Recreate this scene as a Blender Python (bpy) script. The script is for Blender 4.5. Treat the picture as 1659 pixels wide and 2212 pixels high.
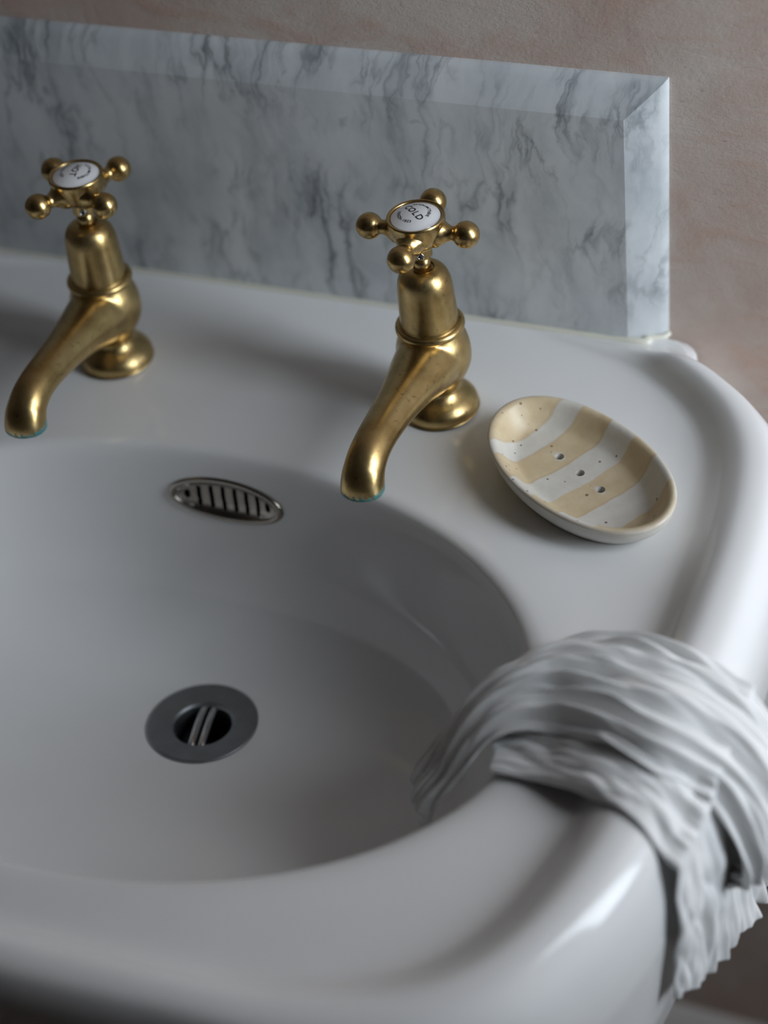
import bpy, bmesh, math, random
from mathutils import Vector, Matrix, noise
from mathutils.bvhtree import BVHTree

for o in list(bpy.data.objects):
    bpy.data.objects.remove(o, do_unlink=True)
scene = bpy.context.scene
COL = scene.collection
PI = math.pi

# ------------------------------------------------------------------ camera
cam_d = bpy.data.cameras.new('camera')
cam = bpy.data.objects.new('camera', cam_d)
COL.objects.link(cam)
cam_d.sensor_fit = 'VERTICAL'
cam_d.sensor_height = 36.0
cam_d.sensor_width = 27.0
F_PX = 3734.0
cam_d.lens = F_PX / 2212 * 36.0
cam_d.clip_start = 0.01
_n = Vector((10390, 1942, -F_PX)).normalized()          # wall direction seen by the camera
_z = Vector((-613, -3900, -F_PX)).normalized()
_y = _z.cross(_n).normalized()
# rows: camera axes (x right, y down, z forward) in world coordinates
right = Vector((_n.x, _y.x, _z.x)); down = Vector((_n.y, _y.y, _z.y)); fwd = Vector((_n.z, _y.z, _z.z))
M3 = Matrix((right, -down, -fwd)).transposed()
cam.matrix_world = Matrix.Translation((0.25285, -0.87752, 0.72648)) @ M3.to_4x4()
cam_d.dof.use_dof = True
cam_d.dof.focus_distance = 1.035
cam_d.dof.aperture_fstop = 2.6
scene.camera = cam

# ------------------------------------------------------------------ world, window light, exposure
w = bpy.data.worlds.new('sky'); scene.world = w
w.use_nodes = True
w.node_tree.nodes['Background'].inputs[0].default_value = (0.55, 0.68, 0.85, 1)
w.node_tree.nodes['Background'].inputs[1].default_value = 1.0
vs = scene.view_settings
vs.view_transform = 'Standard'; vs.look = 'None'; vs.gamma = 1.0; vs.use_curve_mapping = False
vs.exposure = 0.0

WX = 0.86                       # inner face of the window wall
WIN_Y0, WIN_Y1, WIN_Z0, WIN_Z1 = -0.44, -0.05, 0.06, 1.20
ld = bpy.data.lights.new('window_daylight', 'AREA')
ld.shape = 'RECTANGLE'
ld.size = WIN_Z1 - WIN_Z0 - 0.06
ld.size_y = WIN_Y1 - WIN_Y0 - 0.06
ld.energy = 13.6
ld.spread = math.radians(150)
ld.color = (0.84, 0.92, 1.0)
lo = bpy.data.objects.new('window_daylight', ld); COL.objects.link(lo)
lo.location = (WX + 0.06, (WIN_Y0 + WIN_Y1) / 2, (WIN_Z0 + WIN_Z1) / 2)
lo.rotation_euler = (0, PI / 2, math.radians(-33))

# ------------------------------------------------------------------ helpers
def tag(o, label=None, cat=None, group=None, kind=None):
    if label: o['label'] = label
    if cat: o['category'] = cat
    if group: o['group'] = group
    if kind: o['kind'] = kind
    return o

def obj(name, bm_or_me, mat=None, parent=None, smooth=True):
    if isinstance(bm_or_me, bmesh.types.BMesh):
        me = bpy.data.meshes.new(name)
        bmesh.ops.recalc_face_normals(bm_or_me, faces=bm_or_me.faces)
        bm_or_me.to_mesh(me); bm_or_me.free()
    else:
        me = bm_or_me
    if smooth:
        for p in me.polygons: p.use_smooth = True
    if mat: me.materials.clear(); me.materials.append(mat)
    o = bpy.data.objects.new(name, me); COL.objects.link(o)
    if parent: o.parent = parent
    return o

def empty(name, loc, rz=0):
    o = bpy.data.objects.new(name, None); COL.objects.link(o)
    o.location = loc; o.rotation_euler = (0, 0, rz); o.empty_display_size = 0.02
    return o

def lathe(bm, prof, seg=48, mat=None):
    """prof: list of (r, z); closes at r = 0."""
    rings = []
    for r, z in prof:
        if r < 1e-6:
            rings.append([bm.verts.new((0, 0, z))])
        else:
            rings.append([bm.verts.new((r * math.cos(2 * PI * k / seg), r * math.sin(2 * PI * k / seg), z)) for k in range(seg)])
    for a, b in zip(rings, rings[1:]):
        for k in range(seg):
            k2 = (k + 1) % seg
            if len(a) == 1 and len(b) == 1: continue
            if len(a) == 1: bm.faces.new((a[0], b[k2], b[k]))
            elif len(b) == 1: bm.faces.new((a[k], a[k2], b[0]))
            else: bm.faces.new((a[k], a[k2], b[k2], b[k]))
    vs_ = [v for r in rings for v in r]
    if mat:
        for v in vs_: v.co = mat @ v.co
    return vs_

def crom(pts, n=8, closed=False):
    """Catmull-Rom through points of any dimension."""
    out = []; N = len(pts)
    rng = range(N) if closed else range(N - 1)
    def P(i):
        if closed: return pts[i % N]
        if i < 0: return tuple(2 * a - b for a, b in zip(pts[0], pts[1]))
        if i >= N: return tuple(2 * a - b for a, b in zip(pts[-1], pts[-2]))
        return pts[i]
    for i in rng:
        p0, p1, p2, p3 = P(i - 1), P(i), P(i + 1), P(i + 2)
        for k in range(n):
            t = k / n
            out.append(tuple(0.5 * (2 * b + (c - a) * t + (2 * a - 5 * b + 4 * c - d) * t * t + (3 * b - a - 3 * c + d) * t ** 3)
                             for a, b, c, d in zip(p0, p1, p2, p3)))
    if not closed: out.append(tuple(pts[-1]))
    return out

def box(bm, x0, x1, y0, y1, z0, z1):
    v = [bm.verts.new(p) for p in ((x0,y0,z0),(x1,y0,z0),(x1,y1,z0),(x0,y1,z0),(x0,y0,z1),(x1,y0,z1),(x1,y1,z1),(x0,y1,z1))]
    for f in ((0,3,2,1),(4,5,6,7),(0,1,5,4),(1,2,6,5),(2,3,7,6),(3,0,4,7)): bm.faces.new([v[i] for i in f])

def sweep(bm, stations, seg=28, cap=True):
    """stations: (x,y,z,rx,ry[,n]) ; tube in a path lying roughly in the yz plane."""
    rings = []
    P = [Vector(s[:3]) for s in stations]
    for i, s in enumerate(stations):
        t = (P[min(i + 1, len(P) - 1)] - P[max(i - 1, 0)]).normalized()
        side = Vector((1, 0, 0)); side = (side - t * side.dot(t)).normalized()
        up = side.cross(t).normalized()
        e = s[5] if len(s) > 5 else 2.0
        ring = []
        for k in range(seg):
            a = 2 * PI * k / seg
            c, sn = math.cos(a), math.sin(a)
            c2 = math.copysign(abs(c) ** (2 / e), c); s2 = math.copysign(abs(sn) ** (2 / e), sn)
            ring.append(bm.verts.new(P[i] + side * s[3] * c2 + up * s[4] * s2))
        rings.append(ring)
    for a, b in zip(rings, rings[1:]):
        for k in range(seg):
            bm.faces.new((a[k], a[(k + 1) % seg], b[(k + 1) % seg], b[k]))
    if cap:
        bm.faces.new(rings[0][::-1]); bm.faces.new(rings[-1])
    return rings

def baked(o, *mods):
    """evaluate modifiers of o into a plain mesh and drop them."""
    dg = bpy.context.evaluated_depsgraph_get(); dg.update()
    me = bpy.data.meshes.new_from_object(o.evaluated_get(dg), depsgraph=dg)
    o.modifiers.clear(); old = o.data; o.data = me
    for p in me.polygons: p.use_smooth = True
    return o

# ------------------------------------------------------------------ materials
class NT:
    def __init__(self, name):
        self.m = bpy.data.materials.new(name); self.m.use_nodes = True
        self.t = self.m.node_tree; self.b = self.t.nodes['Principled BSDF']
    def n(self, typ, **kw):
        nd = self.t.nodes.new('ShaderNode' + typ)
        ins = kw.pop('ins', {})
        for k, v in kw.items(): setattr(nd, k, v)
        for k, v in ins.items():
            if isinstance(v, bpy.types.NodeSocket): self.t.links.new(v, nd.inputs[k])
            else: nd.inputs[k].default_value = v
        return nd
    def l(self, a, b): self.t.links.new(a, b)
    def ramp(self, fac, stops, interp='LINEAR'):
        r = self.n('ValToRGB'); r.color_ramp.interpolation = interp
        els = r.color_ramp.elements
        while len(els) < len(stops): els.new(0.5)
        for e, (p, c) in zip(els, stops):
            e.position = p; e.color = (c[0], c[1], c[2], 1) if len(c) == 3 else c
        self.l(fac, r.inputs[0]); return r.outputs[0]
    def coord(self, kind='Object'):
        return self.n('TexCoord').outputs[kind]
    def noise(self, vec, scale, detail=4, rough=0.55, dist=0.0):
        return self.n('TexNoise', ins={'Vector': vec, 'Scale': scale, 'Detail': detail, 'Roughness': rough, 'Distortion': dist}).outputs['Fac']
    def mapping(self, vec, loc=(0,0,0), rot=(0,0,0), sc=(1,1,1)):
        return self.n('Mapping', ins={'Vector': vec, 'Location': loc, 'Rotation': rot, 'Scale': sc}).outputs[0]
    def mix(self, fac, a, b, blend='MIX'):
        nd = self.n('Mix', data_type='RGBA', blend_type=blend)
        for i, v in ((0, fac), (6, a), (7, b)):
            if isinstance(v, bpy.types.NodeSocket): self.l(v, nd.inputs[i])
            else: nd.inputs[i].default_value = v if i == 0 else (v[0], v[1], v[2], 1)
        return nd.outputs[2]
    def math(self, op, a, b=0.0, c=0.0, clamp=False):
        nd = self.n('Math', operation=op, use_clamp=clamp)
        for i, v in enumerate((a, b, c)):
            if isinstance(v, bpy.types.NodeSocket): self.l(v, nd.inputs[i])
            else: nd.inputs[i].default_value = v
        return nd.outputs[0]
    def bump(self, h, strength=0.2, dist=0.001):
        nd = self.n('Bump', ins={'Height': h, 'Strength': strength, 'Distance': dist})
        self.l(nd.outputs[0], self.b.inputs['Normal'])
    def set(self, **kw):
        for k, v in kw.items():
            s = self.b.inputs[k.replace('_', ' ')]
            if isinstance(v, bpy.types.NodeSocket): self.l(v, s)
            elif isinstance(v, tuple): s.default_value = (v[0], v[1], v[2], 1)
            else: s.default_value = v
        return self

def make_porcelain():
    t = NT('porcelain'); c = t.coord()
    n = t.noise(c, 9, 2)
    t.set(Base_Color=t.ramp(n, [(0.3, (0.76, 0.76, 0.755)), (0.7, (0.80, 0.80, 0.795))]), Roughness=0.12)
    t.b.inputs['Specular IOR Level'].default_value = 0.36
    return t.m

def make_brass(aged=1.0, name='aged_brass'):
    t = NT(name); c = t.coord()
    n1 = t.noise(c, 45, 6, 0.6, 0.4)
    n2 = t.noise(c, 260, 5, 0.65, 0.8)
    st = t.noise(t.mapping(c, sc=(420, 420, 40)), 1.0, 3)
    base = t.ramp(n1, [(0.28, (0.40, 0.27, 0.105)), (0.5, (0.54, 0.39, 0.17)), (0.72, (0.64, 0.48, 0.235))])
    spots = t.ramp(n2, [(0.30, (1, 1, 1)), (0.40, (0, 0, 0))])
    sp = t.math('MULTIPLY', spots, 0.7 * aged)
    col = t.mix(sp, base, (0.16, 0.095, 0.035))
    light = t.ramp(n2, [(0.60, (0, 0, 0)), (0.72, (1, 1, 1))])
    col = t.mix(t.math('MULTIPLY', light, 0.35 * aged), col, (0.62, 0.42, 0.22))
    t.set(Base_Color=col, Metallic=1.0)
    r = t.math('ADD', t.math('MULTIPLY', n2, 0.14 * aged), t.math('ADD', t.math('MULTIPLY', n1, 0.10), 0.20))
    t.set(Roughness=r)
    h = t.math('ADD', t.math('MULTIPLY', n2, 0.6 * aged), t.math('MULTIPLY', st, 0.25))
    t.bump(h, 0.22, 0.0006)
    return t

def make_marble():
    t = NT('grey_marble'); c = t.coord()
    warp = t.n('TexNoise', ins={'Vector': c, 'Scale': 14.0, 'Detail': 5.0, 'Roughness': 0.6})
    wv = t.n('VectorMath', operation='MULTIPLY_ADD', ins={0: warp.outputs['Color'], 1: (0.045, 0.0, 0.045), 2: c}).outputs[0]
    # leaning veins: stretched along a steep diagonal
    m1 = t.mapping(wv, rot=(0, math.radians(-26), 0), sc=(16, 1, 4.2))
    v1 = t.noise(m1, 1.0, 5, 0.55)
    ridge1 = t.math('ABSOLUTE', t.math('SUBTRACT', v1, 0.5))
    m2 = t.mapping(wv, loc=(3.1, 0, 1.7), rot=(0, math.radians(-38), 0), sc=(34, 1, 10))
    v2 = t.noise(m2, 1.0, 4, 0.6)
    ridge2 = t.math('ABSOLUTE', t.math('SUBTRACT', v2, 0.52))
    patch = t.noise(c, 13, 3)
    mask = t.ramp(patch, [(0.42, (0, 0, 0)), (0.62, (1, 1, 1))])
    cloud = t.noise(t.mapping(wv, rot=(0, math.radians(-30), 0), sc=(22, 1, 9)), 1.0, 6, 0.6)
    base = t.ramp(cloud, [(0.30, (0.40, 0.43, 0.45)), (0.5, (0.56, 0.585, 0.60)), (0.72, (0.66, 0.68, 0.69))])
    k1 = t.ramp(ridge1, [(0.0, (1, 1, 1)), (0.016, (0.35, 0.35, 0.35)), (0.045, (0, 0, 0))])
    k2 = t.ramp(ridge2, [(0.0, (1, 1, 1)), (0.02, (0.3, 0.3, 0.3)), (0.05, (0, 0, 0))])
    fac1 = t.math('MULTIPLY', k1, t.math('ADD', t.math('MULTIPLY', mask, 0.55), 0.14))
    fac2 = t.math('MULTIPLY', k2, t.math('MULTIPLY', mask, 0.55))
    col = t.mix(fac1, base, (0.085, 0.10, 0.115))
    col = t.mix(fac2, col, (0.10, 0.115, 0.125))
    blob = t.noise(t.mapping(wv, loc=(7, 0, 2), sc=(40, 1, 40)), 1.0, 2)
    bf = t.ramp(blob, [(0.70, (0, 0, 0)), (0.78, (1, 1, 1))])
    col = t.mix(t.math('MULTIPLY', bf, 0.5), col, (0.10, 0.115, 0.13))
    t.set(Base_Color=col, Roughness=0.24)
    t.b.inputs['Subsurface Weight'].default_value = 0.0
    return t.m

def make_plaster():
    t = NT('pink_plaster'); c = t.coord()
    n1 = t.noise(c, 7, 6, 0.6, 0.6)
    n2 = t.noise(t.mapping(c, sc=(1, 1, 2.2)), 16, 6, 0.62, 0.8)
    base = t.ramp(n1, [(0.3, (0.46, 0.345, 0.295)), (0.46, (0.53, 0.43, 0.375)), (0.6, (0.58, 0.505, 0.45)), (0.75, (0.61, 0.56, 0.51))])
    pink = t.ramp(n2, [(0.48, (0, 0, 0)), (0.66, (1, 1, 1))])
    col = t.mix(t.math('MULTIPLY', pink, 0.5), base, (0.52, 0.32, 0.25))
    fine = t.noise(c, 420, 5, 0.7)
    fibre = t.noise(t.mapping(c, rot=(0, 0.5, 0), sc=(90, 90, 420)), 1.0, 3, 0.6, 1.2)
    fm = t.ramp(fibre, [(0.27, (1, 1, 1)), (0.33, (0, 0, 0))])
    col = t.mix(t.math('MULTIPLY', fm, 0.35), col, (0.25, 0.15, 0.10))
    dab = t.noise(t.mapping(c, loc=(4, 1, 2)), 55, 2)
    dm = t.ramp(dab, [(0.76, (0, 0, 0)), (0.79, (1, 1, 1))])
    col = t.mix(t.math('MULTIPLY', dm, 0.45), col, (0.30, 0.15, 0.07))
    t.set(Base_Color=col, Roughness=0.75)
    t.b.inputs['Specular IOR Level'].default_value = 0.3
    h = t.math('ADD', t.math('MULTIPLY', fine, 0.35), t.math('ADD', t.math('MULTIPLY', n2, 1.2), t.math('MULTIPLY', fibre, 0.4)))
    t.bump(h, 0.5, 0.0012)
    return t.m

def make_floorboards():
    t = NT('dark_floorboards'); c = t.coord()
    n = t.noise(t.mapping(c, sc=(3, 40, 1)), 1.0, 6, 0.6)
    t.set(Base_Color=t.ramp(n, [(0.3, (0.54, 0.50, 0.46)), (0.7, (0.70, 0.66, 0.62))]), Roughness=0.55)
    return t.m

def make_paint(name, col, rough=0.6):
    t = NT(name); c = t.coord()
    n = t.noise(c, 6, 4)
    t.set(Base_Color=t.ramp(n, [(0.3, tuple(x * 0.93 for x in col)), (0.7, col)]), Roughness=rough)
    return t.m

def make_metal(name, col, rough, amt=0.08, scale=60):
    t = NT(name); c = t.coord(); n = t.noise(c, scale, 5)
    t.set(Base_Color=t.ramp(n, [(0.3, tuple(x * 0.8 for x in col)), (0.7, col)]), Metallic=1.0,
          Roughness=t.math('ADD', t.math('MULTIPLY', n, amt), rough))
    return t.m

def make_dish_mat():
    t = NT('striped_stoneware'); c = t.coord()
    sx = t.n('SeparateXYZ', ins={0: c})
    warp = t.noise(c, 40, 2)
    x = t.math('ADD', sx.outputs[0], t.math('MULTIPLY', t.math('SUBTRACT', warp, 0.5), 0.006))
    # glaze bands across the dish
    pos = t.math('MULTIPLY_ADD', x, 1 / 0.16, 0.5)
    def p(d): return d / 0.16 + 0.5
    e = 0.004
    T, W = (1, 1, 1), (0, 0, 0)
    stops = [(0.0, T), (p(-0.0515) - e, T), (p(-0.0515), W), (p(-0.0375), W), (p(-0.0375) + e, T), (p(-0.017), T),
             (p(-0.017) + e, W), (p(0.0045), W), (p(0.0045) + e, T), (p(0.0255), T), (p(0.0255) + e, W), (p(0.048), W), (p(0.048) + e, T), (1.0, T)]
    band = t.ramp(pos, stops)
    s = 0.003
    def edge(d): return t.math('COMPARE', x, d, 0.0009)
    inside = t.n('Attribute', attribute_name='glaze').outputs['Fac']
    bandm = t.math('MULTIPLY', band, inside)
    mott = t.noise(c, 90, 4)
    white = t.ramp(mott, [(0.3, (0.60, 0.575, 0.52)), (0.7, (0.68, 0.655, 0.60))])
    tan = t.ramp(mott, [(0.3, (0.565, 0.445, 0.275)), (0.7, (0.66, 0.545, 0.365))])
    col = t.mix(bandm, white, tan)
    edges = None
    for d in (-0.0515, -0.0167, 0.0258, -0.0375):
        g = edge(d); edges = g if edges is None else t.math('MAXIMUM', edges, g)
    col = t.mix(t.math('MULTIPLY', t.math('MULTIPLY', edges, inside), 0.4), col, (0.50, 0.34, 0.15))
    rim = t.n('Attribute', attribute_name='rimband').outputs['Fac']
    rimn = t.math('MULTIPLY', rim, t.ramp(t.noise(c, 26, 2), [(0.44, (0, 0, 0)), (0.56, (1, 1, 1))]))
    col = t.mix(t.math('MULTIPLY', rimn, 0.42), col, (0.52, 0.37, 0.19))
    # iron speckle
    vor = t.n('TexVoronoi', feature='F1', ins={'Vector': c, 'Scale': 230.0, 'Randomness': 1.0})
    rnd = t.n('SeparateColor', ins={0: vor.outputs['Color']}).outputs[0]
    size = t.math('MULTIPLY', t.math('SUBTRACT', rnd, 0.70, clamp=True), 0.85)
    sp = t.math('LESS_THAN', vor.outputs['Distance'], size)
    col = t.mix(t.math('MULTIPLY', t.math('MULTIPLY', sp, inside), 0.8), col, (0.16, 0.09, 0.05))
    t.set(Base_Color=col, Roughness=t.math('ADD', t.math('MULTIPLY', mott, 0.2), 0.30))
    h = t.math('ADD', t.noise(c, 60, 3), t.math('MULTIPLY', t.noise(c, 300, 3), 0.15))
    t.bump(h, 0.35, 0.0012)
    return t.m

def make_cloth():
    t = NT('white_muslin'); c = t.coord()
    n = t.noise(c, 40, 3)
    t.set(Base_Color=t.ramp(n, [(0.3, (0.88, 0.885, 0.88)), (0.7, (0.93, 0.93, 0.92))]), Roughness=0.9)
    t.b.inputs['Sheen Weight'].default_value = 0.15
    t.b.inputs['Specular IOR Level'].default_value = 0.15
    uv = t.n('UVMap').outputs[0]
    w1 = t.n('TexWave', bands_direction='X', ins={'Vector': uv, 'Scale': 60.0, 'Distortion': 1.5, 'Detail': 1.0}).outputs['Fac']
    w2 = t.n('TexWave', bands_direction='Y', ins={'Vector': uv, 'Scale': 90.0, 'Distortion': 1.5, 'Detail': 1.0}).outputs['Fac']
    t.bump(t.math('ADD', t.math('ADD', w1, w2), t.math('MULTIPLY', t.noise(c, 350, 4), 1.2)), 0.35, 0.0004)
    # thin cloth lets some light through
    tr = t.n('BsdfTranslucent', ins={'Color': (0.8, 0.8, 0.77, 1)})
    ms = t.n('MixShader', ins={0: 0.10})
    t.l(t.b.outputs[0], ms.inputs[1]); t.l(tr.outputs[0], ms.inputs[2])
    t.l(ms.outputs[0], t.t.nodes['Material Output'].inputs[0])
    return t.m

M_PORC = make_porcelain()
tb = make_brass(1.0); M_BRASS = tb.m
M_BRASS_CLEAN = make_brass(0.35, 'polished_brass').m
tb = make_brass(0.9, 'aged_brass_with_verdigris')          # spout: blue green crust where the water leaves
_c = tb.coord(); _s = tb.n('SeparateXYZ', ins={0: _c})
_nz = tb.noise(_c, 420, 4, 0.7)
_d = tb.math('ADD', tb.math('MULTIPLY', tb.math('SUBTRACT', _s.outputs[2], 0.0408), 170.0), tb.math('MULTIPLY', tb.math('SUBTRACT', _nz, 0.5), 1.9))
_m = tb.ramp(_d, [(0.22, (1, 1, 1)), (0.36, (0, 0, 0))])
_front = tb.math('LESS_THAN', _s.outputs[1], -0.098)
_m = tb.math('MULTIPLY', _m, _front)
_old = tb.b.inputs['Base Color'].links[0].from_socket
tb.set(Base_Color=tb.mix(_m, _old, (0.06, 0.21, 0.21)), Metallic=tb.math('SUBTRACT', 1.0, tb.math('MULTIPLY', _m, 0.85)))
M_SPOUT = tb.m
M_MARBLE = make_marble(); M_PLASTER = make_plaster(); M_FLOOR = make_floorboards()
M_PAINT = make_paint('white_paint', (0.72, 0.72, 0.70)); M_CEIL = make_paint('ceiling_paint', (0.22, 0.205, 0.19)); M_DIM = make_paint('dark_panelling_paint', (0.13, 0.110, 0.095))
M_CHROME = make_metal('chrome', (0.62, 0.62, 0.62), 0.10)
M_NICKEL = make_metal('dull_nickel', (0.36, 0.325, 0.285), 0.24)
M_STEEL = make_metal('brushed_waste_metal', (0.30, 0.315, 0.33), 0.42)
M_DARK = make_paint('cavity_shade_black', (0.012, 0.012, 0.012), 0.8)  # black that paints the shade inside holes; plain colour on the bar stop
M_INK = make_paint('black_enamel_print', (0.015, 0.015, 0.017), 0.35)
M_ENAMEL = make_paint('white_enamel', (0.80, 0.80, 0.81), 0.12)
M_SEAL = make_paint('cream_sealant', (0.74, 0.72, 0.62), 0.35)
M_WASHER = make_paint('black_washer', (0.03, 0.025, 0.02), 0.5)  # even black of the thin washer under each tap
M_DISH = make_dish_mat(); M_CLOTH = make_cloth()

# ------------------------------------------------------------------ room
WALL_Y = 0.015; FLOOR_Z = -0.85; CEIL_Z = 1.70; LX = -1.5; FY = -2.0
def slab(name, *a, mat=None, kind='structure'):
    bm = bmesh.new(); box(bm, *a)
    return tag(obj(name, bm, mat, smooth=False), kind=kind)
slab('wall_back', LX - 0.1, WX + 0.15, WALL_Y, WALL_Y + 0.12, FLOOR_Z, CEIL_Z, mat=M_PLASTER)
slab('floor', LX - 0.1, WX + 0.15, FY - 0.1, WALL_Y + 0.12, FLOOR_Z - 0.1, FLOOR_Z, mat=M_FLOOR)
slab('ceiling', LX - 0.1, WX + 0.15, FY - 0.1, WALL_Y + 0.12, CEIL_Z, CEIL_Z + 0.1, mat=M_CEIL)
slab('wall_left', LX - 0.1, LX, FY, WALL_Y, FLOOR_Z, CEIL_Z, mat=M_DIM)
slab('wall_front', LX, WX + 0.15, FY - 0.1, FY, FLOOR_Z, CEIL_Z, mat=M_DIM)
bm = bmesh.new()                                          # window wall with its opening
box(bm, WX, WX + 0.15, FY, WIN_Y0, FLOOR_Z, CEIL_Z)
box(bm, WX, WX + 0.15, WIN_Y1, WALL_Y, FLOOR_Z, CEIL_Z)
box(bm, WX, WX + 0.15, WIN_Y0, WIN_Y1, FLOOR_Z, WIN_Z0)
box(bm, WX, WX + 0.15, WIN_Y0, WIN_Y1, WIN_Z1, CEIL_Z)
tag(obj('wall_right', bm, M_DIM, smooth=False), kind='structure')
bm = bmesh.new()
for a in ((WIN_Y0, WIN_Y0 + .03, WIN_Z0, WIN_Z1), (WIN_Y1 - .03, WIN_Y1, WIN_Z0, WIN_Z1), (WIN_Y0 + .03, WIN_Y1 - .03, WIN_Z0, WIN_Z0 + .03), (WIN_Y0 + .03, WIN_Y1 - .03, WIN_Z1 - .03, WIN_Z1)):
    box(bm, WX + 0.065, WX + 0.105, *a)
win = tag(obj('window_1', bm, M_PAINT, smooth=False), kind='structure')
tg = NT('window_glass')
_tr = tg.n('BsdfTransparent'); _gl = tg.n('BsdfGlossy', ins={'Roughness': 0.02}); _mx = tg.n('MixShader', ins={0: 0.06})
tg.l(_tr.outputs[0], _mx.inputs[1]); tg.l(_gl.outputs[0], _mx.inputs[2]); tg.l(_mx.outputs[0], tg.t.nodes['Material Output'].inputs[0])
bm = bmesh.new(); box(bm, WX + 0.083, WX + 0.087, WIN_Y0 + .03, WIN_Y1 - .03, WIN_Z0 + .03, WIN_Z1 - .03)
obj('window_pane', bm, tg.m, win, smooth=False)

# ------------------------------------------------------------------ washbasin
CX, CY = -0.2165, -0.30
def polar(pts):
    """closed star-shaped curve -> function angle -> radius about (CX, CY)."""
    dense = crom(pts, 24, True)
    pr = sorted((math.atan2(y - CY, x - CX), math.hypot(x - CX, y - CY)) for x, y in dense)
    pr = [(pr[-1][0] - 2 * PI, pr[-1][1])] + pr + [(pr[0][0] + 2 * PI, pr[0][1])]
    def f(a):
        lo_, hi = 0, len(pr) - 1
        while hi - lo_ > 1:
            m = (lo_ + hi) // 2
            if pr[m][0] <= a: lo_ = m
            else: hi = m
        (a0, r0), (a1, r1) = pr[lo_], pr[hi]
        t = (a - a0) / (a1 - a0) if a1 > a0 else 0
        return r0 + (r1 - r0) * t
    return f
def mirrored(half):
    """half: from back centre line clockwise (right side) to the front centre line."""
    return half + [(CX - (x - CX) * 1.4, y) for x, y in reversed(half) if abs(x - CX) > 1e-4]
outer = polar(mirrored([(CX, WALL_Y - .001), (-.12, WALL_Y - .001), (-.04, WALL_Y - .001), (.01, WALL_Y - .001), (.030, WALL_Y - .001), (.040, .0105), (.0465, .002), (.050, -.009), (.0585, -.020),
      (.077, -.033), (.102, -.052), (.125, -.079), (.139, -.117), (.1445, -.165), (.145, -.21), (.144, -.26), (.141, -.32), (.136, -.375), (.127, -.422),
      (.111, -.466), (.087, -.509), (.051, -.541), (-.004, -.559), (-.08, -.565), (-.15, -.569), (CX, -.57)]))
inner = polar(mirrored([(CX, -.012), (-.12, -.0125), (-.06, -.017), (-.008, -.028), (.034, -.048), (.060, -.078), (.072, -.115), (.0755, -.16), (.0755, -.22), (.073, -.29),
      (.068, -.36), (.061, -.41), (.046, -.452), (.018, -.482), (-.03, -.501), (-.09, -.510), (CX, -.516)]))
A_, BB, BF, BCY = 0.246, 0.163, 0.152, -0.335        # bowl half axes (back, front) and centre line
DRX, DRY, DRZ = -0.2128, -0.2795, -0.1412
def bowl_pt(a, s):
    c, sn = math.cos(a), math.sin(a)
    e = 2.15 if sn > 0 else 2.15 - 0.17 * smooth01(-sn * 2)
    k = 1.0 - s
    cx = CX + (DRX - CX) * min(1, k * 1.1); cy = BCY + (DRY - BCY) * min(1, k * 1.1)
    b = BB if sn > 0 else BF
    x = math.copysign(abs(c) ** (2 / e), c) * A_ * s; y = math.copysign(abs(sn) ** (2 / e), sn) * b * s
    # small rings turn into circles around the waste
    if s < 0.45:
        q = (0.45 - s) / 0.45; q = q * q * (3 - 2 * q)
        r = s * 0.2
        x = x * (1 - q) + c * r * q; y = y * (1 - q) + sn * r * q
    return cx + x, cy + y
def smooth01(t):
    t = max(0.0, min(1.0, t)); return t * t * (3 - 2 * t)
NA = 400
RIM_H = 0.0190
rim_prof = crom([(0.0, -2.6), (0.014, -1.5), (0.045, -0.62), (0.095, 0.08), (0.17, 0.55), (0.27, 0.88), (0.40, 1.0), (0.53, 0.96), (0.66, 0.70), (0.76, 0.36), (0.85, 0.12), (0.93, 0.03), (1.0, 0.0)], 4)
bowl_prof = crom([(1.085, 0.0), (1.05, -0.0006), (1.02, -0.0024), (1.002, -0.0058), (0.990, -0.0120), (0.980, -0.022), (0.968, -0.040), (0.945, -0.064), (0.895, -0.089), (0.80, -0.110),
                  (0.66, -0.1235), (0.5, -0.1335), (0.36, -0.1395), (0.25, -0.1418), (0.20, -0.142), (0.13, -0.142)], 4)
bm = bmesh.new(); rings = []
angs = [-PI + 2 * PI * (k + 0.5) / NA for k in range(NA)]
def rimk(x, y):
    """height factor of the raised rim: dies out along the back edge."""
    back = smooth01((y + 0.085) / 0.075)
    mid = 1 - smooth01((abs(x - CX) / (1.0 if x > CX else 1.4) - 0.15) / 0.11)
    return 1 - back * max(mid, smooth01((y + 0.035) / 0.035))
def ring(fn): rings.append([bm.verts.new(fn(a)) for a in angs])
def O(a, k=1.0): r = outer(a) * k; return CX + r * math.cos(a), CY + r * math.sin(a)
for zz, k in ((-0.157, 0.90), (-0.165, 0.94), (-0.163, 0.970), (-0.153, 0.982), (-0.12, 0.988), (-0.08, 0.995), (-0.055, 0.999)):
    ring(lambda a: (lambda p: (p[0], p[1] if p[1] < WALL_Y - .03 else min(p[1] + .02, WALL_Y - .001), zz))(O(a, k)))
for t, h in rim_prof:
    def f(a, t=t, h=h):
        x0, y0 = O(a); r = inner(a); x1, y1 = CX + r * math.cos(a), CY + r * math.sin(a)
        x, y = x0 + (x1 - x0) * t, y0 + (y1 - y0) * t
        k = rimk(x, y)
        edge = (1 - smooth01(t / 0.16)) * -0.006 * (1 - k)      # the low back ledge keeps a small rounded edge
        return (x, y, h * RIM_H * k + edge * smooth01((abs(x - CX) / (1.0 if x > CX else 1.4) - 0.2) / 0.05) )
    ring(f)
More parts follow.
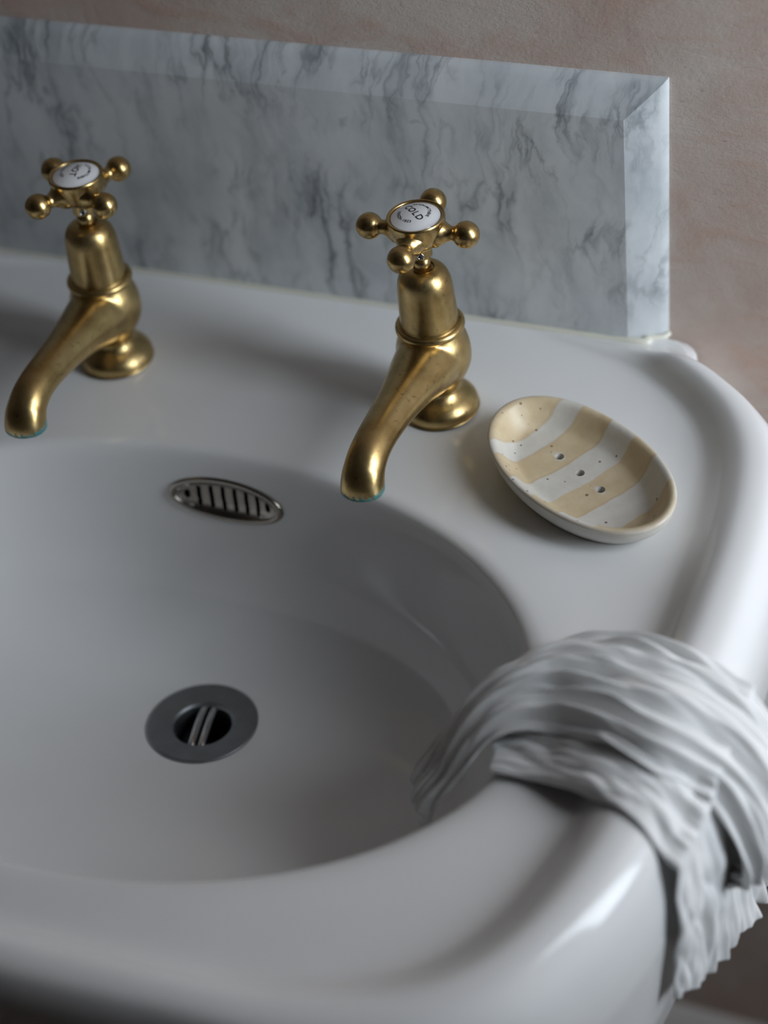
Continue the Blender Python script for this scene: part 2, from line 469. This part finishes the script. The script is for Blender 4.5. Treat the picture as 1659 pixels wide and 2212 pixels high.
for t in (0.2, 0.4, 0.6, 0.8):
    def f(a, t=t):
        r = inner(a); x0, y0 = CX + r * math.cos(a), CY + r * math.sin(a); x1, y1 = bowl_pt(a, 1.085)
        return (x0 + (x1 - x0) * t, y0 + (y1 - y0) * t, 0.0)
    ring(f)
for s, z in bowl_prof:
    def f(a, s=s, z=z):
        x, y = bowl_pt(a, s)
        k = smooth01((1 - s) / 0.8)
        return (x, y, z - 0.13 * (y - DRY) * k)
    ring(f)
for a, b in zip(rings, rings[1:]):
    for k in range(NA): bm.faces.new((a[k], a[(k + 1) % NA], b[(k + 1) % NA], b[k]))
bvh = None
basin = empty('washbasin', (CX, -0.28, -0.16))
tag(basin, 'white glazed ceramic washbasin with raised rim and oval bowl on the wall', 'washbasin')
def under(o, root):
    """keep world coordinates while parenting."""
    o.parent = root; o.matrix_parent_inverse = Matrix.Translation(root.location).inverted(); return o
body = obj('basin_body', bm, M_PORC); under(body, basin)
bpy.context.view_layer.update()
bmt = bmesh.new(); bmt.from_mesh(body.data)
bvh = BVHTree.FromBMesh(bmt)
def ground(x, y, z=0.3):
    h = bvh.ray_cast(Vector((x, y, z)), Vector((0, 0, -1)))
    return h[0].z if h[0] is not None else None

# waste fitting
def frame(p, n, xdir):
    n = n.normalized(); x = (xdir - n * xdir.dot(n)).normalized(); y = n.cross(x)
    m = Matrix((x, y, n)).transposed().to_4x4(); m.translation = p; return m
dn = Vector((0, 0.13, 1)).normalized()
mdr = frame(Vector((DRX, DRY, DRZ - 0.0005)), dn, Vector((1, 0, 0)))
drain = empty('waste_fitting', (0, 0, 0)); under(drain, basin); drain.matrix_basis = mdr @ Matrix.Scale(0.955, 4)
bm = bmesh.new()
lathe(bm, [(0.0385, -0.003), (0.0388, 0.0006), (0.0382, 0.0014), (0.0365, 0.0013), (0.034, 0.0009), (0.027, 0.0002), (0.0225, -0.0003), (0.0208, -0.0008), (0.0198, -0.003), (0.0196, -0.012)], 72)
obj('waste_flange', bm, M_STEEL, drain)
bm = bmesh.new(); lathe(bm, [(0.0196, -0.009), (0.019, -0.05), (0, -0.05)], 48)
obj('waste_pipe', bm, M_DARK, drain)  # pipe inside coloured black for the shade of its depth
for sx_ in (-0.0036, 0.0036):
    bm = bmesh.new()
    sweep(bm, [(sx_, -0.0205, -0.008, .0012, .0012)] + [(sx_, 0.0205 * math.sin(u), -0.0042 + 0.004 * (math.cos(u) ** .8) - 0.002, .0027, .0027) for u in [(-1.35 + 0.225 * i) for i in range(13)]] + [(sx_, 0.0205, -0.008, .0012, .0012)], 12)
    o = obj('cross_bar', bm, M_CHROME, drain); o.rotation_euler = (0, 0, math.radians(12))
bm = bmesh.new(); sweep(bm, [(0, -0.0215, -0.006, .003, .003), (0, -0.0155, -0.0058, .003, .003)], 10)
obj('cross_bar_stop', bm, M_DARK, drain).rotation_euler = (0, 0, math.radians(12))

# overflow cover on the back wall of the bowl
hit = bvh.ray_cast(Vector((-0.2235, -0.40, 0.16)), (Vector((-0.2235, -0.1880, -0.0265)) - Vector((-0.2235, -0.40, 0.16))).normalized())
onrm = hit[1] if hit[1].y < 0 else -hit[1]
mov = frame(hit[0] + onrm * 0.0008, onrm, Vector((1, 0, 0)))
over = empty('overflow_cover', (0, 0, 0)); under(over, basin); over.matrix_basis = mov
EA, EB = 0.0395, 0.0158
def bend(x): return x * x / (2 * 0.40)
bm = bmesh.new(); rr = []
for q in range(13):
    al = PI * q / 12
    off = -math.cos(al) * 0.0024; hz = math.sin(al) * 0.0020 - 0.0008
    rr.append([bm.verts.new(((EA + off) * math.cos(2 * PI * k / 96), (EB + off) * math.sin(2 * PI * k / 96), hz + bend(EA * math.cos(2 * PI * k / 96)))) for k in range(96)])
for a, b in zip(rr, rr[1:]):
    for k in range(96): bm.faces.new((a[k], a[(k + 1) % 96], b[(k + 1) % 96], b[k]))
obj('cover_ring', bm, M_NICKEL, over)
slots = []
for i in range(6):
    xs = -0.0215 + i * 0.0086
    hgt = EB * math.sqrt(1 - (xs / EA) ** 2) * 0.62
    slots.append((xs, -0.0018, 0.00145, hgt))
slots += [(-0.0295, -0.001, 0.0019, 0.0034), (0.0295, -0.001, 0.0019, 0.0034)]
def in_slot(x, y):
    for xs, ys, ww, hh in slots:
        xb = xs + (y - ys) ** 2 * 9.0 * (1 if xs < 0.3 else -1)
        yy = max(0.0, abs(y - ys) - (hh - ww))
        if (x - xb) ** 2 + yy * yy < ww * ww: return True
    return False
bm = bmesh.new(); step = 0.00042; grid = {}
nx, ny = int(EA / step), int(EB / step)
def gv(i, j):
    if (i, j) not in grid:
        x, y = i * step, j * step
        r2 = (x / EA) ** 2 + (y / EB) ** 2
        if r2 > 1: x /= math.sqrt(r2); y /= math.sqrt(r2); r2 = 1
        grid[(i, j)] = bm.verts.new((x, y, -0.0055 * (1 - r2 ** 1.6) - 0.0002 + bend(x)))
    return grid[(i, j)]
for i in range(-nx - 1, nx + 1):
    for j in range(-ny - 1, ny + 1):
        xm, ym = (i + .5) * step, (j + .5) * step
        if (xm / EA) ** 2 + (ym / EB) ** 2 > 1.0 or in_slot(xm, ym): continue
        bm.faces.new((gv(i, j), gv(i + 1, j), gv(i + 1, j + 1), gv(i, j + 1)))
pl = obj('slotted_plate', bm, M_NICKEL, over)
md = pl.modifiers.new('s', 'SOLIDIFY'); md.thickness = 0.0008; md.offset = -1
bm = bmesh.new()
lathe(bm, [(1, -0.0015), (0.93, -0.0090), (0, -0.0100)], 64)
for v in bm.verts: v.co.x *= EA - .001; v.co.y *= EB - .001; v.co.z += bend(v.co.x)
obj('cavity_shade_black', bm, M_DARK, over)  # black cup put in as the shade behind the slots

# cut the glaze away behind the overflow cover so that its slots show the black backing
bme = bmesh.new(); bme.from_mesh(body.data); inv = mov.inverted()
kill = [f for f in bme.faces if (lambda p: (p.x / EA) ** 2 + (p.y / EB) ** 2 < 0.86 and abs(p.z) < 0.02)(inv @ f.calc_center_median())]
bmesh.ops.delete(bme, geom=kill, context='FACES'); bme.to_mesh(body.data); bme.free()
for p in body.data.polygons: p.use_smooth = True

# ------------------------------------------------------------------ marble backsplash
XR, ZT = 0.0245, 0.1905
XL = CX - (XR - CX) * 1.4
prof = crom([(0.0, 0.0), (0.0, 0.0001), (0.004, 0.0016), (0.0105, 0.0044), (0.0165, 0.0074), (0.0205, 0.0097), (0.0232, 0.0125), (0.0240, WALL_Y)], 4)[3:]
bm = bmesh.new(); loops = []
for d, y in [(0.0, 0.0)] + prof:
    xr, zt, xl = 0.0005 + d, 0.1675 + d * 0.96, XL - 0.0005 + XR - d
    loops.append([bm.verts.new(p) for p in ((xl, y, 0.0005), (xl, y, zt), (xr, y, zt), (xr, y, 0.0005))])
bm.faces.new(loops[0])
for a, b in zip(loops, loops[1:]):
    for k in range(3): bm.faces.new((a[k], a[k + 1], b[k + 1], b[k]))
spl = obj('marble_backsplash', bm, M_MARBLE)
for p in spl.data.polygons: p.use_smooth = False
md = spl.modifiers.new('b', 'BEVEL'); md.width = 0.0012; md.segments = 2; md.limit_method = 'ANGLE'; md.angle_limit = math.radians(25)
root = empty('marble_splashback', (CX, WALL_Y, 0.0))
tag(root, 'grey veined marble splashback with sloped edges, upright behind the brass taps', 'splashback')
spl.name = 'marble_slab'; under(spl, root)
bm = bmesh.new()
path = [(XL - .001, WALL_Y - .002), (XL - .001, .0085), (XL + 0.022, -.0005), (-0.3, -.0005), (-.15, -.0006), (-.001, -.0006), (0.012, .0045), (0.0225, .0085), (XR + .0005, WALL_Y - .002)]
path = crom(path, 10); seg = 10; rr = []
for i, (x, y) in enumerate(path):
    x0, y0 = path[max(0, i - 1)]; x1, y1 = path[min(len(path) - 1, i + 1)]
    nn = Vector((y1 - y0, -(x1 - x0), 0)).normalized()
    r = 0.0019 + 0.0006 * noise.noise(Vector((x * 60, y * 60, 0)))
    if x > -0.004: r *= 1.3
    rr.append([bm.verts.new(Vector((x, y, 0.0006)) + nn * math.cos(2 * PI * k / seg) * r + Vector((0, 0, 1)) * math.sin(2 * PI * k / seg) * r * 0.9) for k in range(seg)])
for a, b in zip(rr, rr[1:]):
    for k in range(seg): bm.faces.new((a[k], a[(k + 1) % seg], b[(k + 1) % seg], b[k]))
bm.faces.new(rr[0]); bm.faces.new(rr[-1])
o = obj('sealant_bead', bm, M_SEAL); under(o, root); o['label'] = 'cream sealant bead along the foot'

# ------------------------------------------------------------------ taps
def text_mesh(strings, shift):
    """strings: (text, size, kind, radius/offset). returns one mesh of the flat lettering, laid on the dome."""
    bm = bmesh.new()
    def glyph(s, size, M):
        cu = bpy.data.curves.new('t', 'FONT'); cu.body = s; cu.size = size; cu.align_x = 'CENTER'; cu.resolution_u = 4
        cu.offset = size * 0.022
        o = bpy.data.objects.new('t', cu); COL.objects.link(o)
        dg = bpy.context.evaluated_depsgraph_get(); dg.update()
        me = bpy.data.meshes.new_from_object(o.evaluated_get(dg), depsgraph=dg)
        me.transform(M); bm.from_mesh(me)
        bpy.data.objects.remove(o); bpy.data.meshes.remove(me)
    for s, size, kind, r, span in strings:
        if kind == 'line':
            n = len(s)
            for i, ch in enumerate(s):
                glyph(ch, size, Matrix.Translation(((i - (n - 1) / 2) * span, r, 0)))
        else:
            n = len(s)
            for i, ch in enumerate(s):
                if ch == ' ': continue
                u = (i - (n - 1) / 2) / (n - 1)
                if kind == 'top': a = PI / 2 - u * span; M = Matrix.Translation((r * math.cos(a), r * math.sin(a), 0)) @ Matrix.Rotation(a - PI / 2, 4, 'Z')
                else: a = -PI / 2 + u * span; M = Matrix.Translation((r * math.cos(a), r * math.sin(a), 0)) @ Matrix.Rotation(a + PI / 2, 4, 'Z')
                glyph(ch, size, M)
    bmesh.ops.subdivide_edges(bm, edges=[e for e in bm.edges if e.calc_length() > 0.0015], cuts=2)
    for v in bm.verts: v.co.x += shift
    for v in bm.verts: v.co.z = dome(math.hypot(v.co.x, v.co.y)) + 0.00012
    return bm
DR = 0.0148
def dome(r): return 0.0030 * (1 - (r / DR) ** 2)

def make_tap(name, loc, lean, spin, text, text_rot, label):
    root = empty(name, loc); root.rotation_euler = (lean[0], lean[1], lean[2]); spin -= lean[2]; text_rot -= lean[2]
    tag(root, label, 'tap', 'pair of brass pillar taps')
    # base
    bm = bmesh.new()
    lathe(bm, [(0, 0.0), (0.0243, 0.0), (0.0246, 0.0012), (0, 0.0012)], 48)
    obj('washer', bm, M_WASHER, root)
    bm = bmesh.new()
    lathe(bm, crom([(0.0, 0.0012), (0.0236, 0.0012), (0.0245, 0.0022), (0.0250, 0.0040), (0.0247, 0.0062), (0.0235, 0.0086), (0.0205, 0.0116), (0.0168, 0.0142), (0.0143, 0.017), (0.0133, 0.0205), (0.0135, 0.026)], 4), 64)
    obj('base_flange', bm, M_BRASS, root)
    # cast body with its spout
    bm = bmesh.new()
    lathe(bm, crom([(0.0, 0.0185), (0.0128, 0.0187), (0.0150, 0.023), (0.0195, 0.0295), (0.0232, 0.038), (0.0240, 0.0465), (0.0228, 0.055), (0.0205, 0.0615), (0.0190, 0.066), (0.0186, 0.070), (0.0, 0.070)], 6), 64)
    st = crom(SPOUT, 6)
    sweep(bm, st, 40)
    b = obj('spout_body', bm, M_SPOUT, root)
    m = b.modifiers.new('r', 'REMESH'); m.mode = 'VOXEL'; m.voxel_size = 0.00075; m.use_smooth_shade = True
    m = b.modifiers.new('s', 'SMOOTH'); m.factor = 0.5; m.iterations = 34
    baked(b); b.data.materials.clear(); b.data.materials.append(M_SPOUT)
    # outlet bore: black disc painted as the shade of its opening
    tip = Vector(st[-1][:3]); td = (Vector(st[-1][:3]) - Vector(st[-3][:3])).normalized()
    bm = bmesh.new(); lathe(bm, [(0, 0.0006), (0.0100, 0.0006), (0.0104, 0.0), (0.0100, -0.002), (0, -0.002)], 32)
    o = obj('spout_bore_shade', bm, M_DARK, root); o.matrix_local = frame(tip, td, Vector((1, 0, 0)))
    # collar
    bm = bmesh.new()
    lathe(bm, crom([(0.0175, 0.0645), (0.0200, 0.0648), (0.0216, 0.0660), (0.0220, 0.0676), (0.0214, 0.0692), (0.0199, 0.0702), (0.0188, 0.0698), (0.0184, 0.071)], 5), 64)
    obj('collar_ring', bm, M_BRASS, root)
    # bonnet
    bm = bmesh.new()
    lathe(bm, crom([(0.0183, 0.069), (0.0183, 0.0705), (0.0181, 0.078), (0.0178, 0.086), (0.0174, 0.094), (0.0167, 0.1005), (0.0150, 0.1060), (0.0120, 0.1095), (0.0088, 0.1108), (0.0072, 0.1108), (0.0066, 0.1095), (0.0, 0.1095)], 5), 64)
    obj('bonnet', bm, M_BRASS, root)
    # spindle and handle socket
    bm = bmesh.new(); lathe(bm, [(0, 0.105), (0.0055, 0.105), (0.0055, 0.122), (0, 0.122)], 32)
    obj('spindle', bm, M_BRASS_CLEAN, root)
    hz = 0.1345; HUP = 0.003
    hr = empty('cross_handle', (0, 0, HUP), spin); hr.parent = root
    bm = bmesh.new()
    lathe(bm, crom([(0, 0.1165), (0.0062, 0.1166), (0.0072, 0.1172), (0.0074, 0.1182), (0.0074, 0.1225), (0.0080, 0.1245), (0.0108, 0.1262), (0.0138, 0.1292), (0.0160, 0.1340), (0.0174, 0.1395), (0.0178, 0.1430), (0.0174, 0.1448), (0.0164, 0.1449), (0.0156, 0.1440), (0.0155, 0.1425), (0, 0.1425)], 4), 64)
    obj('hub', bm, M_BRASS_CLEAN, hr)
    arm = bmesh.new()
    R = 0.0083; c = 0.0305
    ball = [(R * math.sin(u), c - R * math.cos(u)) for u in [0.62 + (PI - 0.62) * i / 14 for i in range(15)]]
    pr = crom([(0.0098, 0.0070), (0.0093, 0.0125), (0.0080, 0.0155), (0.0058, 0.0185), (0.0046, 0.0210), (0.0045, 0.0228), ball[0]], 5)[:-1] + ball
    pr[-1] = (0, pr[-1][1])
    lathe(arm, pr, 32)
    ame = bpy.data.meshes.new('handle_arm'); bmesh.ops.recalc_face_normals(arm, faces=arm.faces); arm.to_mesh(ame); arm.free()
    for p in ame.polygons: p.use_smooth = True
    ame.materials.append(M_BRASS_CLEAN)
    for q in range(4):
        o = bpy.data.objects.new('handle_arm', ame); COL.objects.link(o); o.parent = hr
        o.matrix_local = Matrix.Rotation(q * PI / 2, 4, 'Z') @ Matrix.Translation((0, 0, hz)) @ Matrix.Rotation(PI / 2, 4, 'Y')
    # grub screw in the socket
    bm = bmesh.new(); lathe(bm, [(0, -0.0004), (0.0011, -0.0004), (0.0013, 0.0004), (0.0021, 0.0006), (0.0024, 0.0), (0.0024, -0.001)], 24)
    o = obj('grub_screw', bm, M_CHROME, root)
    ga = math.radians(-67)
    o.matrix_local = frame(Vector((0.0074 * math.cos(ga), 0.0074 * math.sin(ga), 0.1203 + HUP)), Vector((math.cos(ga), math.sin(ga), 0)), Vector((0, 0, 1)))
    bm = bmesh.new(); lathe(bm, [(0, 0.0003), (0.0012, 0.0003), (0.0012, -0.0002)], 16)
    o2 = obj('screw_socket_shade', bm, M_DARK, o)  # black disc painted as the shade in the screw recess
    # enamel index disc with lettering
    bm = bmesh.new()
    lathe(bm, [(0.0155, 0.1427)] + [(DR + 0.0003, 0.1430)] + [(DR * math.cos(u), 0.1442 + dome(DR * math.cos(u))) for u in [PI / 2 * i / 14 for i in range(15)]], 64)
    o = obj('index_disc', bm, M_ENAMEL, root); o.location.z = HUP; o['label'] = 'white enamel disc with black lettering'
    bm = text_mesh(text, -0.0012 if text[0][0] == 'COLD' else -0.0006)
    o3 = obj('lettering', bm, M_INK, o, smooth=False)
    o3.location = (0, 0, 0.1442); o3.rotation_euler = (0, 0, text_rot)
    return root

SPOUT = [(0.0, 0.006, 0.045, .0205, .0205), (0.0, -0.008, 0.0455, .0214, .0208), (0.0, -0.022, 0.0475, .0200, .0190), (0.0, -0.040, 0.0505, .0168, .0155),
         (0.0, -0.060, 0.0532, .0140, .0130), (0.0, -0.080, 0.0552, .0124, .0118), (0.0, -0.098, 0.0560, .0119, .0114), (0.0, -0.111, 0.0540, .0121, .0116, 2.1), (0.0, -0.1190, 0.0492, .0125, .0120, 2.2), (0.0, -0.1232, 0.0430, .0129, .0123, 2.3), (0.0, -0.1244, 0.0375, .0131, .0125, 2.3)]
ARC_TOP = ('ASTON-MATTHEWS', 0.0026, 'top', 0.0083, math.radians(122))
ARC_BOT = ('LONDON-1823', 0.0026, 'bottom', 0.0100, math.radians(94))
make_tap('pillar_tap', (-0.0985, -0.0935, 0.0), (math.radians(-0.3), math.radians(-0.9), 0.0), math.radians(2), [('COLD', 0.0060, 'line', -0.0020, 0.0046), ARC_TOP, ARC_BOT], math.radians(-41),
         'aged brass tap beside the soap dish, its white disc lettered COLD')
make_tap('pillar_tap', (-0.3360, -0.0975, 0.0), (math.radians(-1.7), math.radians(1.5), math.radians(3.6)), math.radians(-29), [('HOT', 0.0062, 'line', -0.0020, 0.0049), ARC_TOP, ARC_BOT], math.radians(-80),
         'out-of-focus brass tap farther from the soap dish, its disc lettered HOT')

# ------------------------------------------------------------------ soap dish
DA, DB = 0.0690, 0.0425
bm = bmesh.new()
gl = bm.verts.layers.float.new('glaze'); rb = bm.verts.layers.float.new('rimband')
#  (x half axis, y half axis, z, glaze, rim)
pf = [(0.0, 0.0, 0.0, 0, 0), (0.040, 0.022, 0.0, 0, 0), (0.0530, 0.0318, 0.0, 0, 0), (0.0550, 0.0336, 0.0008, 0, 0), (0.0575, 0.0352, 0.0035, 0, 0), (0.0638, 0.0392, 0.0100, 0, 0), (0.0676, 0.0413, 0.0160, 0, 0),
      (0.0688, 0.0421, 0.0200, 0, 0.1), (0.0694, 0.0426, 0.0216, 0.0, 0.5), (0.0686, 0.0419, 0.0231, 0.25, 0.8), (0.0666, 0.0402, 0.0234, 0.9, 0), (0.0642, 0.0380, 0.0222, 1, 0), (0.0620, 0.0357, 0.0192, 1, 0),
      (0.0582, 0.0323, 0.0140, 1, 0), (0.0545, 0.0292, 0.0106, 1, 0), (0.0505, 0.0262, 0.0088, 1, 0), (0.0410, 0.0205, 0.0082, 1, 0), (0.0250, 0.012, 0.0079, 1, 0), (0.010, 0.005, 0.0078, 1, 0), (0, 0, 0.0078, 1, 0)]
pf = crom(pf[1:-1], 3); SEG = 128; rr = []
for ax, ay, z, g, q in pf:
    row = []
    for k in range(SEG):
        a = 2 * PI * k / SEG
        wob = 1 + 0.010 * math.sin(2 * a + 0.6) + 0.008 * math.sin(3 * a + 1.3)
        v = bm.verts.new((ax * 1.03 * math.cos(a) * wob, ay * math.sin(a) * wob, z + (0.0012 * math.sin(2 * a + 1.0) + 0.0009 * math.sin(3 * a)) * max(0, z - 0.008) / 0.018))
        v[gl] = g; v[rb] = q; row.append(v)
    rr.append(row)
for a, b in zip(rr, rr[1:]):
    for k in range(SEG): bm.faces.new((a[k], a[(k + 1) % SEG], b[(k + 1) % SEG], b[k]))
bm.faces.new(rr[0][::-1]); bm.faces.new(rr[-1])
bmesh.ops.triangulate(bm, faces=[f for f in bm.faces if len(f.verts) > 4])
dish = obj('soap_dish', bm, M_DISH)
dish.location = (0.0112, -0.1462, 0.0004); dish.rotation_euler = (0, 0, math.radians(-34.5))
dd = Vector((math.cos(math.radians(-34.5)), math.sin(math.radians(-34.5)), 0))
tag(dish, 'oval cream ceramic soap dish with sandy stripes and three drain holes', 'soap dish')
for hx in (-0.0245, -0.0048, 0.0148):
    bm = bmesh.new(); lathe(bm, [(0.00285, 0.02), (0.00285, -0.01), (0, -0.01), ], 24); 
    top = bm.verts.new((0, 0, 0.02))
    bm.verts.ensure_lookup_table(); ringv = [v for v in bm.verts if abs(v.co.z - 0.02) < 1e-6 and v is not top]
    for i in range(24): bm.faces.new((ringv[i], ringv[(i + 1) % 24], top))
    cut = obj('cutter', bm); cut.location = dish.matrix_basis @ Vector((hx, 0.0035, 0))
    md = dish.modifiers.new('hole', 'BOOLEAN'); md.operation = 'DIFFERENCE'; md.object = cut; md.solver = 'EXACT'
baked(dish); dish.data.set_sharp_from_angle(angle=math.radians(38))
dish.data.materials.clear(); dish.data.materials.append(M_DISH)
for o in [o for o in bpy.data.objects if o.name.startswith('cutter')]: bpy.data.objects.remove(o)

# ------------------------------------------------------------------ muslin cloth over the rim
def lerp3(a, b, t): return tuple(x + (y - x) * t for x, y in zip(a, b))
def cloth_sheet(bm, uvl, rows, NU, NV, seed, amp, freq, fine=0.0016, calm=0.0):
    """rows: (back edge, front edge, bulge, fold strength) from one end of the sheet to the other."""
    flat = [tuple(b) + tuple(f) + (h, k) for b, f, h, k in rows]
    dense = crom(flat, NV)
    n = len(dense); grid = []
    for i, d in enumerate(dense):
        v = i / (n - 1)
        B, F, H, K = Vector(d[0:3]), Vector(d[3:6]), d[6], d[7]
        d0, d1 = dense[max(0, i - 1)], dense[min(n - 1, i + 1)]
        tang = (Vector(d1[0:3]) + Vector(d1[3:6]) - Vector(d0[0:3]) - Vector(d0[3:6])).normalized()
        nrm = (B - F).cross(tang).normalized() * -1
        if nrm.z < -0.35 or (abs(nrm.z) < 0.35 and nrm.x < 0): nrm = -nrm
        row = []
        for j in range(NU + 1):
            u = j / NU
            P = B.lerp(F, u)
            wx = noise.noise(Vector((u * 2.2, v * 3.2, seed))) * 0.6
            ph = (u + wx * 0.35) * freq + 1.3 * noise.noise(Vector((v * 3.6, seed, u * 1.5)))
            fold = abs(math.sin(PI * ph)) ** 0.8 - 0.55
            fold2 = 1 - 2 * abs(noise.noise(Vector((u * freq * 1.7 + wx * 3, v * 3.5, seed + 7))))
            crk = noise.noise(Vector((u * freq * 4.0, v * 16, seed + 3)))
            K2 = K * (1 - calm * smooth01((u - 0.55) / 0.3)) * (0.75 + 0.9 * noise.noise(Vector((u * 3, v * 5, seed + 20))))
            arch = max(0.0, math.sin(PI * min(1, max(0, u)))) ** 0.55
            P = P + nrm * (H * arch + K2 * amp * (fold * 0.75 + (fold2 - 0.6) * 0.8) + crk * fine * K)
            P = P + tang * (noise.noise(Vector((u * 5, seed + 11, v * 2))) * 0.006)
            row.append(P)
        grid.append(row)
    out = []
    for i, row in enumerate(grid):
        r = []
        for P in row:
            # lie on the basin, never inside it
            a = math.atan2(P.y - CY, P.x - CX); rad = math.hypot(P.x - CX, P.y - CY); lim = outer(a)
            if rad < lim - 0.004:
                g = ground(P.x, P.y)
                if g is not None and P.z < g + 0.0028: P = Vector((P.x, P.y, g + 0.0028))
            elif P.z < RIM_H and rad < lim + 0.0035:
                P = Vector((CX + (lim + 0.0035) * math.cos(a), CY + (lim + 0.0035) * math.sin(a), P.z))
            r.append(bm.verts.new(P))
        out.append(r)
    for i in range(len(out) - 1):
        for j in range(NU):
            f = bm.faces.new((out[i][j], out[i + 1][j], out[i + 1][j + 1], out[i][j + 1]))
            for l, (ii, jj) in zip(f.loops, ((i, j), (i + 1, j), (i + 1, j + 1), (i, j + 1))):
                l[uvl].uv = (jj / NU, 2.0 * ii / len(out))
bm = bmesh.new(); uvl = bm.loops.layers.uv.new('UVMap')
# lower layer: lies on the rim and hangs down the outside with a pleated hem
cloth_sheet(bm, uvl, [((.020, -.300, .000), (.028, -.366, .002), .004, .6), ((.050, -.285, .008), (.055, -.368, .006), .008, .8), ((.085, -.278, .018), (.082, -.376, .016), .010, .8), ((.118, -.280, .018), (.108, -.386, .019), .008, .7),
      ((.142, -.284, .006), (.128, -.397, .004), .006, .7), ((.150, -.286, -.030), (.136, -.404, -.028), .007, .8), ((.152, -.286, -.080), (.136, -.406, -.064), .008, 1.0), ((.157, -.284, -.150), (.134, -.406, -.106), .010, 1.2)],
      110, 14, 4.2, 0.0100, 7.0, 0.0020, 0.6)
# upper layer: the crumpled bundle from inside the bowl over the rim
cloth_sheet(bm, uvl, [((-.027, -.352, -.060), (-.014, -.377, -.066), .003, .4), ((-.021, -.346, -.036), (-.010, -.374, -.040), .006, .7), ((-.004, -.318, -.016), (.006, -.368, -.022), .010, .9), ((.020, -.294, .002), (.026, -.352, .010), .014, 1.0),
      ((.046, -.276, .010), (.054, -.345, .018), .018, 1.1), ((.082, -.271, .018), (.084, -.352, .024), .017, 1.0), ((.112, -.275, .021), (.112, -.362, .025), .015, .9), ((.142, -.283, .008), (.136, -.358, .010), .014, .8),
      ((.161, -.290, -.018), (.154, -.364, -.014), .015, .8), ((.167, -.294, -.052), (.160, -.362, -.050), .010, .8), ((.158, -.294, -.066), (.152, -.358, -.064), .002, .6)],
      130, 14, 9.7, 0.0105, 7.0, 0.0026)
cl = obj('muslin_cloth', bm, M_CLOTH)
md = cl.modifiers.new('t', 'SOLIDIFY'); md.thickness = 0.0012; md.offset = 0
md = cl.modifiers.new('s', 'SUBSURF'); md.levels = 1; md.render_levels = 1
tag(cl, 'crumpled white muslin cloth draped over the right rim of the washbasin', 'cloth')
